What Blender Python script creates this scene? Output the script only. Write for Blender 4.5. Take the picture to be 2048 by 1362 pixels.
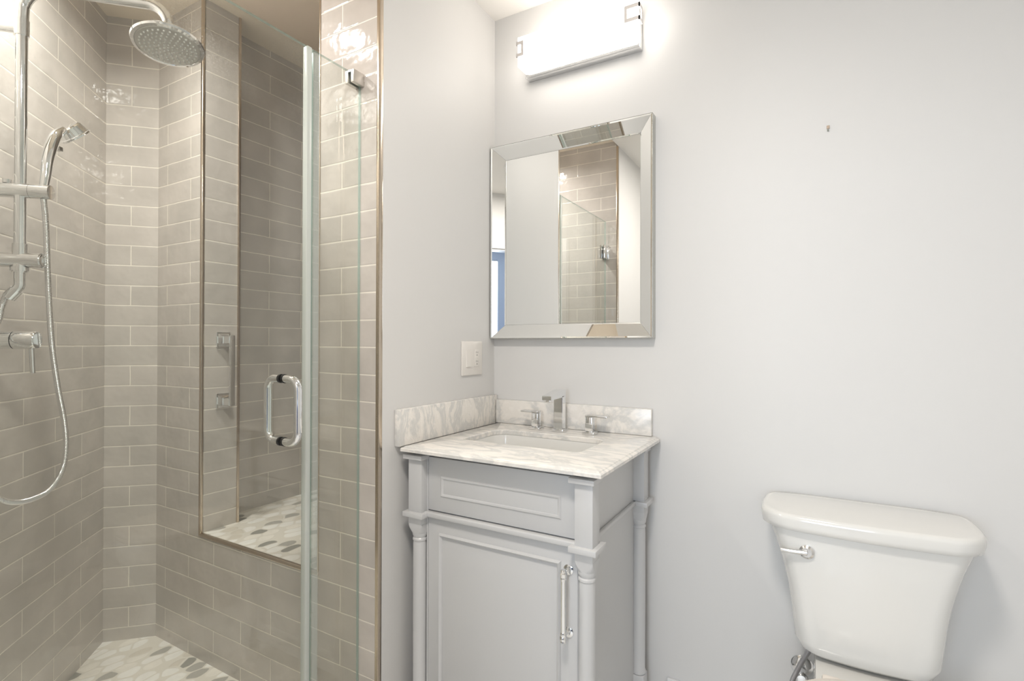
import bpy, bmesh, math, random
from mathutils import Vector, Matrix

for o in list(bpy.data.objects):
    bpy.data.objects.remove(o, do_unlink=True)
SC = bpy.context.scene
COL = SC.collection
R = math.radians
S2 = math.sqrt(0.5)

# ------------------------------------------------------------------ camera
CAM = Vector((1.11612, -1.78377, 1.235))
cd = bpy.data.cameras.new('camera')
cd.sensor_fit = 'HORIZONTAL'
cd.sensor_width = 36.0
cd.lens = 1042.57 / 2048 * 36.0
cd.clip_start = 0.01
cam = bpy.data.objects.new('camera', cd)
COL.objects.link(cam)
YAW, PITCH, ROLL = R(30.08), R(0.3326), R(0.1305)
cam.matrix_world = (Matrix.Translation(CAM) @ Matrix.Rotation(YAW, 4, 'Z')
                    @ Matrix.Rotation(R(90) + PITCH, 4, 'X') @ Matrix.Rotation(ROLL, 4, 'Z'))
SC.camera = cam

# ------------------------------------------------------------------ colour management, world, lights
SC.view_settings.view_transform = 'Standard'
SC.view_settings.look = 'None'
SC.view_settings.gamma = 1.0
SC.view_settings.use_curve_mapping = False
SC.view_settings.exposure = 0.18
w = bpy.data.worlds.new('world')
SC.world = w
w.use_nodes = True
w.node_tree.nodes['Background'].inputs[0].default_value = (0.75, 0.85, 1.0, 1)
w.node_tree.nodes['Background'].inputs[1].default_value = 0.6

LAMP_STRENGTH = 7.4
CEIL_POWER = 22.5
DAY_POWER = 76.0
SHOWER_POWER = 11.3


def area_light(name, loc, rot, sx, sy, power, color, shape='RECTANGLE'):
    l = bpy.data.lights.new(name, 'AREA')
    l.shape = shape
    l.size = sx
    if shape == 'RECTANGLE':
        l.size_y = sy
    l.energy = power
    l.color = color
    o = bpy.data.objects.new(name, l)
    COL.objects.link(o)
    o.location = loc
    o.rotation_euler = rot
    return o


# bathroom recessed ceiling lamp, shower recessed lamp, bedroom window daylight
area_light('ceiling_lamp_light', (0.85, -1.60, 2.522), (0, 0, 0), 0.32, 0.32, CEIL_POWER, (1.0, 0.94, 0.87), 'DISK')
shl = area_light('shower_lamp_light', (-0.64, -1.12, 2.557), (0, 0, 0), 0.12, 0.12, SHOWER_POWER, (1.0, 0.965, 0.93), 'DISK')
shl.data.spread = R(160)
area_light('window_daylight', (0.75, -5.05, 1.55), (R(90), 0, 0), 2.2, 1.7, DAY_POWER, (0.74, 0.86, 1.0))

# ------------------------------------------------------------------ materials


def srgb(*c):
    return tuple(((x / 255.0) / 12.92 if x / 255.0 <= 0.04045 else ((x / 255.0 + 0.055) / 1.055) ** 2.4) for x in c) + (1.0,)


class NT:
    def __init__(self, name):
        self.m = bpy.data.materials.new(name)
        self.m.use_nodes = True
        self.t = self.m.node_tree
        self.t.nodes.clear()
        self.out = self.t.nodes.new('ShaderNodeOutputMaterial')

    def n(self, kind, **kw):
        nd = self.t.nodes.new('ShaderNode' + kind)
        for k, v in kw.items():
            setattr(nd, k, v)
        return nd

    def l(self, a, b):
        self.t.links.new(a, b)


def pbsdf(name, color, rough=0.5, metal=0.0, spec=0.5, coat=0.0, bump=None, emis=None):
    t = NT(name)
    p = t.n('BsdfPrincipled')
    p.inputs['Base Color'].default_value = color
    p.inputs['Roughness'].default_value = rough
    p.inputs['Metallic'].default_value = metal
    p.inputs['Specular IOR Level'].default_value = spec
    p.inputs['Coat Weight'].default_value = coat
    p.inputs['Coat Roughness'].default_value = 0.08
    if emis:
        p.inputs['Emission Color'].default_value = emis[0]
        p.inputs['Emission Strength'].default_value = emis[1]
    if bump:
        sc, st, dist = bump
        tc = t.n('TexCoord')
        nz = t.n('TexNoise')
        nz.inputs['Scale'].default_value = sc
        nz.inputs['Detail'].default_value = 3
        t.l(tc.outputs['Object'], nz.inputs['Vector'])
        b = t.n('Bump')
        b.inputs['Strength'].default_value = st
        b.inputs['Distance'].default_value = dist
        t.l(nz.outputs['Fac'], b.inputs['Height'])
        t.l(b.outputs['Normal'], p.inputs['Normal'])
    t.l(p.outputs[0], t.out.inputs[0])
    return t.m


M_PAINT = pbsdf('wall_paint', srgb(221, 220, 218), 0.5, spec=0.3, bump=(260, 0.06, 0.001))
M_CEIL = pbsdf('ceiling_paint', srgb(236, 233, 228), 0.7, spec=0.2)
M_TRIMWOOD = pbsdf('white_trim_paint', srgb(236, 236, 236), 0.3)
M_VANITY = pbsdf('grey_vanity_paint', srgb(204, 204, 204), 0.32, spec=0.5, bump=(40, 0.03, 0.001))
M_CHROME = pbsdf('chrome', (0.86, 0.87, 0.88, 1), 0.05, 1.0)
M_CHROME2 = pbsdf('satin_chrome', (0.80, 0.80, 0.80, 1), 0.16, 1.0)
M_SATIN = pbsdf('satin_nickel', (0.72, 0.70, 0.67, 1), 0.35, 1.0)
M_CLIP = pbsdf('brushed_nickel', (0.80, 0.77, 0.76, 1), 0.5, 0.85)
M_NICKEL = pbsdf('nickel_trim', srgb(205, 192, 176), 0.20, 1.0, bump=(90, 0.1, 0.001))
M_MIRROR = pbsdf('mirror_silver', (0.93, 0.94, 0.93, 1), 0.0, 1.0)
M_DARK = pbsdf('dark_gap', srgb(70, 68, 62), 0.5)
M_BLACK = pbsdf('black_rubber', srgb(22, 22, 22), 0.4)
M_PORC = pbsdf('white_porcelain', srgb(228, 227, 223), 0.12, spec=0.5, coat=0.4)
M_SEAT = pbsdf('warm_lit_seat_plastic', srgb(240, 232, 222), 0.25)  # cream tone is warm lighting painted into the seat colour
M_PLATE = pbsdf('white_switch_plastic', srgb(236, 232, 226), 0.3)
M_SLOT = pbsdf('socket_slot', srgb(60, 55, 50), 0.6)
M_FLOORT = pbsdf('pale_floor_tile', srgb(228, 226, 222), 0.35)
M_CARPET = pbsdf('bedroom_carpet', srgb(190, 188, 185), 0.95, spec=0.1)
M_BEDWALL = pbsdf('bedroom_paint', srgb(205, 212, 224), 0.8, spec=0.2)
M_LINEN = pbsdf('white_linen', srgb(225, 228, 236), 0.9, spec=0.1, bump=(9, 0.8, 0.03))
M_NAVY = pbsdf('navy_blanket', srgb(38, 60, 104), 0.9, spec=0.1, bump=(60, 0.5, 0.01))
M_WOOD = pbsdf('dark_wood', srgb(70, 50, 38), 0.4)
M_ANCHOR = pbsdf('beige_plastic', srgb(190, 170, 150), 0.5)


def mat_diffuser():
    t = NT('lit_white_glass')
    e = t.n('Emission')
    e.inputs[0].default_value = (1.0, 0.94, 0.87, 1)
    e.inputs[1].default_value = LAMP_STRENGTH
    t.l(e.outputs[0], t.out.inputs[0])
    return t.m


def mat_lampdisk():
    t = NT('recessed_lens')
    e = t.n('Emission')
    e.inputs[0].default_value = (1.0, 0.95, 0.88, 1)
    e.inputs[1].default_value = 6.0
    t.l(e.outputs[0], t.out.inputs[0])
    return t.m


def mat_tile():
    """glazed handmade subway tile laid in running bond, local x / z"""
    t = NT('glazed_subway_tile')
    tc = t.n('TexCoord')
    sep = t.n('SeparateXYZ')
    t.l(tc.outputs['Object'], sep.inputs[0])
    cmb = t.n('CombineXYZ')
    t.l(sep.outputs['X'], cmb.inputs['X'])
    t.l(sep.outputs['Z'], cmb.inputs['Y'])
    # slight waviness of the hand-pressed edges
    nw = t.n('TexNoise')
    nw.inputs['Scale'].default_value = 9.0
    nw.inputs['Detail'].default_value = 1.0
    t.l(cmb.outputs[0], nw.inputs['Vector'])
    vs = t.n('VectorMath', operation='SUBTRACT')
    t.l(nw.outputs['Color'], vs.inputs[0])
    vs.inputs[1].default_value = (0.5, 0.5, 0.5)
    vm = t.n('VectorMath', operation='SCALE')
    vm.inputs['Scale'].default_value = 0.0035
    t.l(vs.outputs[0], vm.inputs[0])
    va = t.n('VectorMath', operation='ADD')
    t.l(cmb.outputs[0], va.inputs[0])
    t.l(vm.outputs[0], va.inputs[1])

    def brick(mortar, smooth, c1, c2):
        b = t.n('TexBrick')
        b.offset = 0.5
        b.offset_frequency = 2
        b.squash = 1.0
        b.inputs['Scale'].default_value = 1.0
        b.inputs['Mortar Size'].default_value = mortar
        b.inputs['Mortar Smooth'].default_value = smooth
        b.inputs['Brick Width'].default_value = 0.3405
        b.inputs['Row Height'].default_value = 0.0826
        b.inputs['Color1'].default_value = c1
        b.inputs['Color2'].default_value = c2
        b.inputs['Mortar'].default_value = srgb(240, 234, 222)
        t.l(va.outputs[0], b.inputs['Vector'])
        return b
    b1 = brick(0.0017, 0.1, srgb(198, 192, 185), srgb(206, 199, 192))
    b2 = brick(0.005, 1.0, (1, 1, 1, 1), (1, 1, 1, 1))
    # cloudy glaze
    nc = t.n('TexNoise')
    nc.inputs['Scale'].default_value = 7.0
    nc.inputs['Detail'].default_value = 3.0
    t.l(cmb.outputs[0], nc.inputs['Vector'])
    ramp = t.n('ValToRGB')
    ramp.color_ramp.elements[0].position = 0.3
    ramp.color_ramp.elements[0].color = (0.90, 0.90, 0.90, 1)
    ramp.color_ramp.elements[1].position = 0.7
    ramp.color_ramp.elements[1].color = (1.06, 1.06, 1.06, 1)
    t.l(nc.outputs['Fac'], ramp.inputs[0])
    mx = t.n('MixRGB', blend_type='MULTIPLY')
    mx.inputs[0].default_value = 1.0
    t.l(b1.outputs['Color'], mx.inputs[1])
    t.l(ramp.outputs[0], mx.inputs[2])
    p = t.n('BsdfPrincipled')
    t.l(mx.outputs[0], p.inputs['Base Color'])
    rr = t.n('MapRange')
    rr.inputs['To Min'].default_value = 0.07
    rr.inputs['To Max'].default_value = 0.6
    t.l(b1.outputs['Fac'], rr.inputs['Value'])
    t.l(rr.outputs[0], p.inputs['Roughness'])
    p.inputs['Specular IOR Level'].default_value = 0.55
    # bump: pillowed edges + undulating glaze
    nb = t.n('TexNoise')
    nb.inputs['Scale'].default_value = 24.0
    nb.inputs['Detail'].default_value = 1.5
    t.l(tc.outputs['Object'], nb.inputs['Vector'])
    inv = t.n('Math', operation='SUBTRACT')
    inv.inputs[0].default_value = 1.0
    t.l(b2.outputs['Fac'], inv.inputs[1])
    bp = t.n('Bump')
    bp.inputs['Strength'].default_value = 0.35
    bp.inputs['Distance'].default_value = 0.0015
    t.l(inv.outputs[0], bp.inputs['Height'])
    bp2 = t.n('Bump')
    bp2.inputs['Strength'].default_value = 0.6
    bp2.inputs['Distance'].default_value = 0.0035
    t.l(nb.outputs['Fac'], bp2.inputs['Height'])
    t.l(bp.outputs['Normal'], bp2.inputs['Normal'])
    t.l(bp2.outputs['Normal'], p.inputs['Normal'])
    t.l(p.outputs[0], t.out.inputs[0])
    return t.m


def mat_pebble():
    t = NT('sliced_pebble_mosaic')
    tc = t.n('TexCoord')
    nw = t.n('TexNoise')
    nw.inputs['Scale'].default_value = 5.0
    t.l(tc.outputs['Object'], nw.inputs['Vector'])
    add = t.n('VectorMath', operation='MULTIPLY_ADD')
    t.l(nw.outputs['Color'], add.inputs[0])
    add.inputs[1].default_value = (0.05, 0.05, 0.0)
    t.l(tc.outputs['Object'], add.inputs[2])
    mp = t.n('Mapping')
    mp.inputs['Rotation'].default_value = (0, 0, R(24))
    mp.inputs['Scale'].default_value = (21.0, 13.5, 1.0)
    t.l(add.outputs[0], mp.inputs['Vector'])
    v1 = t.n('TexVoronoi', voronoi_dimensions='2D', feature='F1')
    v1.inputs['Scale'].default_value = 1.0
    v1.inputs['Randomness'].default_value = 0.75
    v2 = t.n('TexVoronoi', voronoi_dimensions='2D', feature='DISTANCE_TO_EDGE')
    v2.inputs['Scale'].default_value = 1.0
    v2.inputs['Randomness'].default_value = 0.75
    t.l(mp.outputs[0], v1.inputs['Vector'])
    t.l(mp.outputs[0], v2.inputs['Vector'])
    sep = t.n('SeparateColor')
    t.l(v1.outputs['Color'], sep.inputs[0])
    ramp = t.n('ValToRGB')
    e = ramp.color_ramp.elements
    ramp.color_ramp.interpolation = 'CONSTANT'
    e[0].position = 0.0
    e[0].color = srgb(253, 251, 245)
    e[1].position = 0.30
    e[1].color = srgb(248, 243, 233)
    for pos, c in ((0.52, (252, 249, 243)), (0.74, (226, 219, 206)), (0.85, (184, 181, 173)), (0.93, (158, 156, 148))):
        k = e.new(pos)
        k.color = srgb(*c)
    t.l(sep.outputs[0], ramp.inputs[0])
    # soft streaks in the stone
    ns = t.n('TexNoise')
    ns.inputs['Scale'].default_value = 1.6
    ns.inputs['Detail'].default_value = 4
    t.l(mp.outputs[0], ns.inputs['Vector'])
    r2 = t.n('ValToRGB')
    r2.color_ramp.elements[0].color = (0.95, 0.95, 0.95, 1)
    r2.color_ramp.elements[0].position = 0.35
    r2.color_ramp.elements[1].position = 0.6
    t.l(ns.outputs['Fac'], r2.inputs[0])
    m1 = t.n('MixRGB', blend_type='MULTIPLY')
    m1.inputs[0].default_value = 1.0
    t.l(ramp.outputs[0], m1.inputs[1])
    t.l(r2.outputs[0], m1.inputs[2])
    gr = t.n('MapRange', interpolation_type='SMOOTHSTEP')
    gr.inputs['From Min'].default_value = 0.03
    gr.inputs['From Max'].default_value = 0.09
    t.l(v2.outputs['Distance'], gr.inputs['Value'])
    rd = t.n('MapRange', interpolation_type='SMOOTHSTEP')
    rd.inputs['From Min'].default_value = 0.54
    rd.inputs['From Max'].default_value = 0.45
    t.l(v1.outputs['Distance'], rd.inputs['Value'])
    gm = t.n('Math', operation='MULTIPLY')
    t.l(gr.outputs[0], gm.inputs[0])
    t.l(rd.outputs[0], gm.inputs[1])
    m2 = t.n('MixRGB')
    m2.inputs[1].default_value = srgb(234, 229, 218)
    t.l(gm.outputs[0], m2.inputs[0])
    t.l(m1.outputs[0], m2.inputs[2])
    p = t.n('BsdfPrincipled')
    p.inputs['Roughness'].default_value = 0.35
    t.l(m2.outputs[0], p.inputs['Base Color'])
    b = t.n('Bump')
    b.inputs['Strength'].default_value = 0.4
    b.inputs['Distance'].default_value = 0.002
    t.l(gm.outputs[0], b.inputs['Height'])
    t.l(b.outputs['Normal'], p.inputs['Normal'])
    t.l(p.outputs[0], t.out.inputs[0])
    return t.m


def mat_marble():
    t = NT('white_veined_marble')
    tc = t.n('TexCoord')
    mp = t.n('Mapping')
    mp.inputs['Rotation'].default_value = (R(20), R(38), R(35))
    mp.inputs['Scale'].default_value = (1.0, 2.8, 1.3)
    t.l(tc.outputs['Object'], mp.inputs['Vector'])

    def veins(scale, dist, lo, hi, det=6):
        n = t.n('TexNoise')
        n.inputs['Scale'].default_value = scale
        n.inputs['Detail'].default_value = det
        n.inputs['Roughness'].default_value = 0.62
        n.inputs['Distortion'].default_value = dist
        t.l(mp.outputs[0], n.inputs['Vector'])
        a = t.n('Math', operation='SUBTRACT')
        t.l(n.outputs['Fac'], a.inputs[0])
        a.inputs[1].default_value = 0.5
        b = t.n('Math', operation='ABSOLUTE')
        t.l(a.outputs[0], b.inputs[0])
        c = t.n('MapRange', interpolation_type='SMOOTHSTEP')
        c.inputs['From Min'].default_value = lo
        c.inputs['From Max'].default_value = hi
        t.l(b.outputs[0], c.inputs['Value'])
        return c.outputs[0]
    v1 = veins(6.0, 0.5, 0.0, 0.085, 9)
    v2 = veins(26.0, 0.4, 0.0, 0.2, 6)
    m1 = t.n('MixRGB')
    m1.inputs[1].default_value = srgb(219, 218, 215)
    m1.inputs[2].default_value = srgb(243, 239, 233)
    t.l(v1, m1.inputs[0])
    m2 = t.n('MixRGB', blend_type='MULTIPLY')
    rg = t.n('ValToRGB')
    rg.color_ramp.elements[0].color = (0.93, 0.925, 0.915, 1)
    t.l(v2, rg.inputs[0])
    m2.inputs[0].default_value = 0.8
    t.l(m1.outputs[0], m2.inputs[1])
    t.l(rg.outputs[0], m2.inputs[2])
    p = t.n('BsdfPrincipled')
    p.inputs['Roughness'].default_value = 0.16
    t.l(m2.outputs[0], p.inputs['Base Color'])
    t.l(p.outputs[0], t.out.inputs[0])
    return t.m


def mat_glass(name, tint, spots=False, base_alpha=0.0):
    t = NT(name)
    tr = t.n('BsdfTransparent')
    tr.inputs[0].default_value = tint
    gl = t.n('BsdfGlossy')
    gl.inputs['Roughness'].default_value = 0.0
    gl.inputs[0].default_value = (1, 1, 1, 1)
    # Schlick reflectance, the same from both sides of the thin pane
    lw = t.n('LayerWeight')
    lw.inputs['Blend'].default_value = 0.5
    pw = t.n('Math', operation='POWER')
    t.l(lw.outputs['Facing'], pw.inputs[0])
    pw.inputs[1].default_value = 5.0
    fr = t.n('Math', operation='MULTIPLY_ADD')
    t.l(pw.outputs[0], fr.inputs[0])
    fr.inputs[1].default_value = 0.95
    fr.inputs[2].default_value = 0.035
    mx = t.n('MixShader')
    t.l(fr.outputs[0], mx.inputs[0])
    t.l(tr.outputs[0], mx.inputs[1])
    t.l(gl.outputs[0], mx.inputs[2])
    last = mx.outputs[0]
    if spots:
        # dried water marks and droplets left on the pane high up
        tc = t.n('TexCoord')
        n1 = t.n('TexNoise')
        n1.inputs['Scale'].default_value = 320.0
        n1.inputs['Detail'].default_value = 3
        n1.inputs['Distortion'].default_value = 0.3
        t.l(tc.outputs['Object'], n1.inputs['Vector'])
        r1 = t.n('MapRange')
        r1.inputs['From Min'].default_value = 0.56
        r1.inputs['From Max'].default_value = 0.68
        t.l(n1.outputs['Fac'], r1.inputs['Value'])
        n2 = t.n('TexNoise')
        n2.inputs['Scale'].default_value = 4.5
        n2.inputs['Detail'].default_value = 2
        t.l(tc.outputs['Object'], n2.inputs['Vector'])
        r2 = t.n('MapRange')
        r2.inputs['From Min'].default_value = 0.42
        r2.inputs['From Max'].default_value = 0.62
        t.l(n2.outputs['Fac'], r2.inputs['Value'])
        sp = t.n('SeparateXYZ')
        t.l(tc.outputs['Object'], sp.inputs[0])
        r3 = t.n('MapRange')
        r3.inputs['From Min'].default_value = 1.62
        r3.inputs['From Max'].default_value = 1.90
        t.l(sp.outputs['Z'], r3.inputs['Value'])
        a = t.n('Math', operation='MULTIPLY')
        t.l(r1.outputs[0], a.inputs[0])
        t.l(r2.outputs[0], a.inputs[1])
        b = t.n('Math', operation='MULTIPLY')
        t.l(a.outputs[0], b.inputs[0])
        t.l(r3.outputs[0], b.inputs[1])
        c = t.n('Math', operation='MULTIPLY')
        t.l(b.outputs[0], c.inputs[0])
        c.inputs[1].default_value = 0.16
        df = t.n('BsdfDiffuse')
        df.inputs[0].default_value = (0.9, 0.9, 0.88, 1)
        mx2 = t.n('MixShader')
        t.l(c.outputs[0], mx2.inputs[0])
        t.l(last, mx2.inputs[1])
        t.l(df.outputs[0], mx2.inputs[2])
        last = mx2.outputs[0]
    t.l(last, t.out.inputs[0])
    return t.m


def mat_edge():
    """polished green-white cut edge of the glass"""
    t = NT('glass_edge')
    p = t.n('BsdfPrincipled')
    p.inputs['Base Color'].default_value = srgb(186, 204, 198)
    p.inputs['Roughness'].default_value = 0.15
    tr = t.n('BsdfTransparent')
    tr.inputs[0].default_value = (0.80, 0.90, 0.87, 1)
    mx = t.n('MixShader')
    mx.inputs[0].default_value = 0.45
    t.l(tr.outputs[0], mx.inputs[1])
    t.l(p.outputs[0], mx.inputs[2])
    t.l(mx.outputs[0], t.out.inputs[0])
    return t.m


def mat_vinyl(fac=0.6):
    t = NT('clear_vinyl_seal')
    p = t.n('BsdfPrincipled')
    p.inputs['Base Color'].default_value = srgb(226, 230, 226)
    p.inputs['Roughness'].default_value = 0.18
    tr = t.n('BsdfTransparent')
    tr.inputs[0].default_value = (0.93, 0.95, 0.94, 1)
    mx = t.n('MixShader')
    mx.inputs[0].default_value = fac
    t.l(tr.outputs[0], mx.inputs[1])
    t.l(p.outputs[0], mx.inputs[2])
    t.l(mx.outputs[0], t.out.inputs[0])
    return t.m


def mat_nozzles():
    """white rubber nozzles in a grid of rings on the shower face"""
    t = NT('shower_face')
    p = t.n('BsdfPrincipled')
    p.inputs['Base Color'].default_value = (0.62, 0.62, 0.60, 1)
    p.inputs['Metallic'].default_value = 0.8
    p.inputs['Roughness'].default_value = 0.28
    t.l(p.outputs[0], t.out.inputs[0])
    return t.m


def mat_braid():
    t = NT('braided_steel')
    tc = t.n('TexCoord')
    ck = t.n('TexWave', wave_type='BANDS', bands_direction='DIAGONAL')
    ck.inputs['Scale'].default_value = 260
    t.l(tc.outputs['Object'], ck.inputs['Vector'])
    p = t.n('BsdfPrincipled')
    p.inputs['Base Color'].default_value = (0.52, 0.52, 0.54, 1)
    p.inputs['Metallic'].default_value = 1.0
    p.inputs['Roughness'].default_value = 0.3
    b = t.n('Bump')
    b.inputs['Strength'].default_value = 0.8
    b.inputs['Distance'].default_value = 0.001
    t.l(ck.outputs['Fac'], b.inputs['Height'])
    t.l(b.outputs['Normal'], p.inputs['Normal'])
    t.l(p.outputs[0], t.out.inputs[0])
    return t.m


M_LAMP = mat_diffuser()
M_LENS = mat_lampdisk()
M_TILE = mat_tile()
M_PEB = mat_pebble()
M_MARBLE = mat_marble()
M_GLASS = mat_glass('shower_glass', (0.955, 0.97, 0.955, 1), spots=True)
M_EDGE = mat_edge()
M_VINYL = mat_vinyl()
M_VINYL2 = mat_vinyl(0.3)
M_FACE = mat_nozzles()
M_BRAID = mat_braid()

# ------------------------------------------------------------------ mesh helpers


class MB:
    """collects shapes (world coordinates) for ONE part"""

    def __init__(self):
        self.bm = bmesh.new()

    def box(self, x0, x1, y0, y1, z0, z1, bev=0.0, seg=2, M=None, mi=0):
        t = bmesh.new()
        bmesh.ops.create_cube(t, size=1.0)
        bmesh.ops.scale(t, vec=(x1 - x0, y1 - y0, z1 - z0), verts=t.verts)
        if bev > 0:
            bmesh.ops.bevel(t, geom=list(t.edges), offset=bev, segments=seg, affect='EDGES', profile=0.5)
        bmesh.ops.translate(t, vec=((x0 + x1) / 2, (y0 + y1) / 2, (z0 + z1) / 2), verts=t.verts)
        for f in t.faces:
            f.material_index = mi
        self._merge(t, M)
        return self

    def _merge(self, t, M=None):
        if M is not None:
            bmesh.ops.transform(t, matrix=M, verts=t.verts)
        me = bpy.data.meshes.new('tmp')
        t.to_mesh(me)
        t.free()
        self.bm.from_mesh(me)
        bpy.data.meshes.remove(me)

    def cyl(self, p0, p1, r, r2=None, seg=32, caps=True):
        p0, p1 = Vector(p0), Vector(p1)
        d = p1 - p0
        t = bmesh.new()
        bmesh.ops.create_cone(t, cap_ends=caps, segments=seg, radius1=r, radius2=r if r2 is None else r2, depth=d.length)
        M = Matrix.Translation((p0 + p1) / 2) @ d.to_track_quat('Z', 'Y').to_matrix().to_4x4()
        self._merge(t, M)
        return self

    def lathe(self, prof, origin=(0, 0, 0), axis=(0, 0, 1), seg=40):
        """prof = [(r, h)...] revolved about axis through origin"""
        t = bmesh.new()
        rings = []
        for r, h in prof:
            if r < 1e-6:
                rings.append([t.verts.new((0, 0, h))])
            else:
                rings.append([t.verts.new((r * math.cos(2 * math.pi * i / seg), r * math.sin(2 * math.pi * i / seg), h)) for i in range(seg)])
        for a, b in zip(rings[:-1], rings[1:]):
            for i in range(seg):
                j = (i + 1) % seg
                if len(a) == 1 and len(b) == 1:
                    continue
                if len(a) == 1:
                    t.faces.new((a[0], b[j], b[i]))
                elif len(b) == 1:
                    t.faces.new((a[i], a[j], b[0]))
                else:
                    t.faces.new((a[i], a[j], b[j], b[i]))
        bmesh.ops.recalc_face_normals(t, faces=t.faces)
        M = Matrix.Translation(Vector(origin)) @ Vector(axis).normalized().to_track_quat('Z', 'Y').to_matrix().to_4x4()
        self._merge(t, M)
        return self

    def tube(self, pts, r, seg=16, cap=True):
        """tube along points; r float or list"""
        pts = [Vector(p) for p in pts]
        n = len(pts)
        t = bmesh.new()
        rings = []
        up = None
        for i, p in enumerate(pts):
            d = (pts[min(i + 1, n - 1)] - pts[max(i - 1, 0)]).normalized()
            if up is None:
                up = Vector((0, 0, 1)) if abs(d.z) < 0.9 else Vector((1, 0, 0))
            a = (up - d * up.dot(d)).normalized()
            up = a
            b = d.cross(a)
            rr = r[i] if isinstance(r, (list, tuple)) else r
            rings.append([t.verts.new(p + a * rr * math.cos(2 * math.pi * k / seg) + b * rr * math.sin(2 * math.pi * k / seg)) for k in range(seg)])
        for A, B in zip(rings[:-1], rings[1:]):
            for k in range(seg):
                j = (k + 1) % seg
                t.faces.new((A[k], A[j], B[j], B[k]))
        if cap:
            t.faces.new(rings[0][::-1])
            t.faces.new(rings[-1])
        bmesh.ops.recalc_face_normals(t, faces=t.faces)
        self._merge(t)
        return self

    def loft(self, secs, cap=True):
        """secs: list of equal-length closed loops of points"""
        t = bmesh.new()
        rings = [[t.verts.new(p) for p in s] for s in secs]
        n = len(rings[0])
        for A, B in zip(rings[:-1], rings[1:]):
            for k in range(n):
                j = (k + 1) % n
                t.faces.new((A[k], A[j], B[j], B[k]))
        if cap:
            t.faces.new(rings[0][::-1])
            t.faces.new(rings[-1])
        bmesh.ops.recalc_face_normals(t, faces=t.faces)
        self._merge(t)
        return self

    def quad(self, a, b, c, d):
        vs = [self.bm.verts.new(p) for p in (a, b, c, d)]
        self.bm.faces.new(vs)
        return self

    def build(self, name, mat, parent=None, origin=None, angle=35, flat=False):
        me = bpy.data.meshes.new(name)
        org = Vector(origin) if origin is not None else (WO[parent.name] if parent is not None else None)
        if org is None:
            xs = [v.co for v in self.bm.verts]
            lo = Vector((min(v.x for v in xs), min(v.y for v in xs), min(v.z for v in xs)))
            hi = Vector((max(v.x for v in xs), max(v.y for v in xs), max(v.z for v in xs)))
            org = Vector(((lo.x + hi.x) / 2, (lo.y + hi.y) / 2, lo.z))
        bmesh.ops.translate(self.bm, vec=-org, verts=self.bm.verts)
        self.bm.to_mesh(me)
        self.bm.free()
        if not flat:
            me.shade_smooth()
            me.set_sharp_from_angle(angle=R(angle))
        for m in (mat if isinstance(mat, (list, tuple)) else [mat]):
            me.materials.append(m)
        o = bpy.data.objects.new(name, me)
        COL.objects.link(o)
        if parent is not None:
            o.parent = parent
            WO[o.name] = WO[parent.name].copy()
            o.location = org - WO[parent.name]
            WO[o.name] = org
        else:
            o.location = org
            WO[o.name] = org
        return o


WO = {}


def thing(name, label, cat, loc, group=None):
    o = bpy.data.objects.new(name, None)
    o.empty_display_size = 0.05
    COL.objects.link(o)
    o.location = loc
    WO[o.name] = Vector(loc)
    o['label'] = label
    o['category'] = cat
    if group:
        o['group'] = group
    return o


def tag(o, label, cat, group=None):
    o['label'] = label
    o['category'] = cat
    if group:
        o['group'] = group
    return o


def struct(o):
    o['kind'] = 'structure'
    return o


def tilewall(name, xaxis, origin, x0, x1, y0, y1, z0, z1, extra=None):
    """slab in local frame: local x along the wall, local z up; origin = brick phase (odd joint, row base)"""
    xa = Vector(xaxis).normalized()
    ya = Vector((0, 0, 1)).cross(xa)
    mw = Matrix(((xa.x, ya.x, 0, origin[0]), (xa.y, ya.y, 0, origin[1]), (0, 0, 1, ZB), (0, 0, 0, 1)))
    mb = MB()
    mb.box(x0, x1, y0, y1, z0 - ZB, z1 - ZB)
    for e in (extra or []):
        mb.box(e[0], e[1], y0, y1, e[2] - ZB, e[3] - ZB)
    me = bpy.data.meshes.new(name)
    mb.bm.to_mesh(me)
    mb.bm.free()
    me.materials.append(M_TILE)
    o = bpy.data.objects.new(name, me)
    COL.objects.link(o)
    o.matrix_world = mw
    return struct(o)


def spline(ctrl, n=12):
    """Catmull-Rom through control points"""
    P = [Vector(c) for c in ctrl]
    P = [P[0] * 2 - P[1]] + P + [P[-1] * 2 - P[-2]]
    out = []
    for i in range(1, len(P) - 2):
        for k in range(n):
            t = k / n
            a, b, c, d = P[i - 1], P[i], P[i + 1], P[i + 2]
            out.append(0.5 * ((2 * b) + (c - a) * t + (2 * a - 5 * b + 4 * c - d) * t * t + (3 * b - a - 3 * c + d) * t ** 3))
    out.append(P[-2])
    return out


def ray(x, y):
    """unit-depth world direction of an image point, for measuring where real things stand"""
    v = Vector(((x - 1024) / 1042.57, -(y - 681) / 1042.57, -1.0))
    return cam.matrix_world.to_3x3() @ v


def on_plane(x, y, n, c):
    r = ray(x, y)
    n = Vector(n)
    t = (c - n.dot(CAM)) / n.dot(r)
    return CAM + r * t


# ------------------------------------------------------------------ the room shell
CEIL = 2.54
SCEIL = 2.575
YT = -0.6417          # tiled shower back wall
YF = -1.56            # tiled shower front wall
SILL = 0.5
ZB = 1.2226 - 0.0826 * 16
CLX, CLY = -1.3905, -0.7755
FL = 0.015            # shower floor

XR = 2.15             # right wall
YB = -2.35            # wall with the doorway
DX0, DX1, DH = 0.62, 1.44, 2.06

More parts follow.
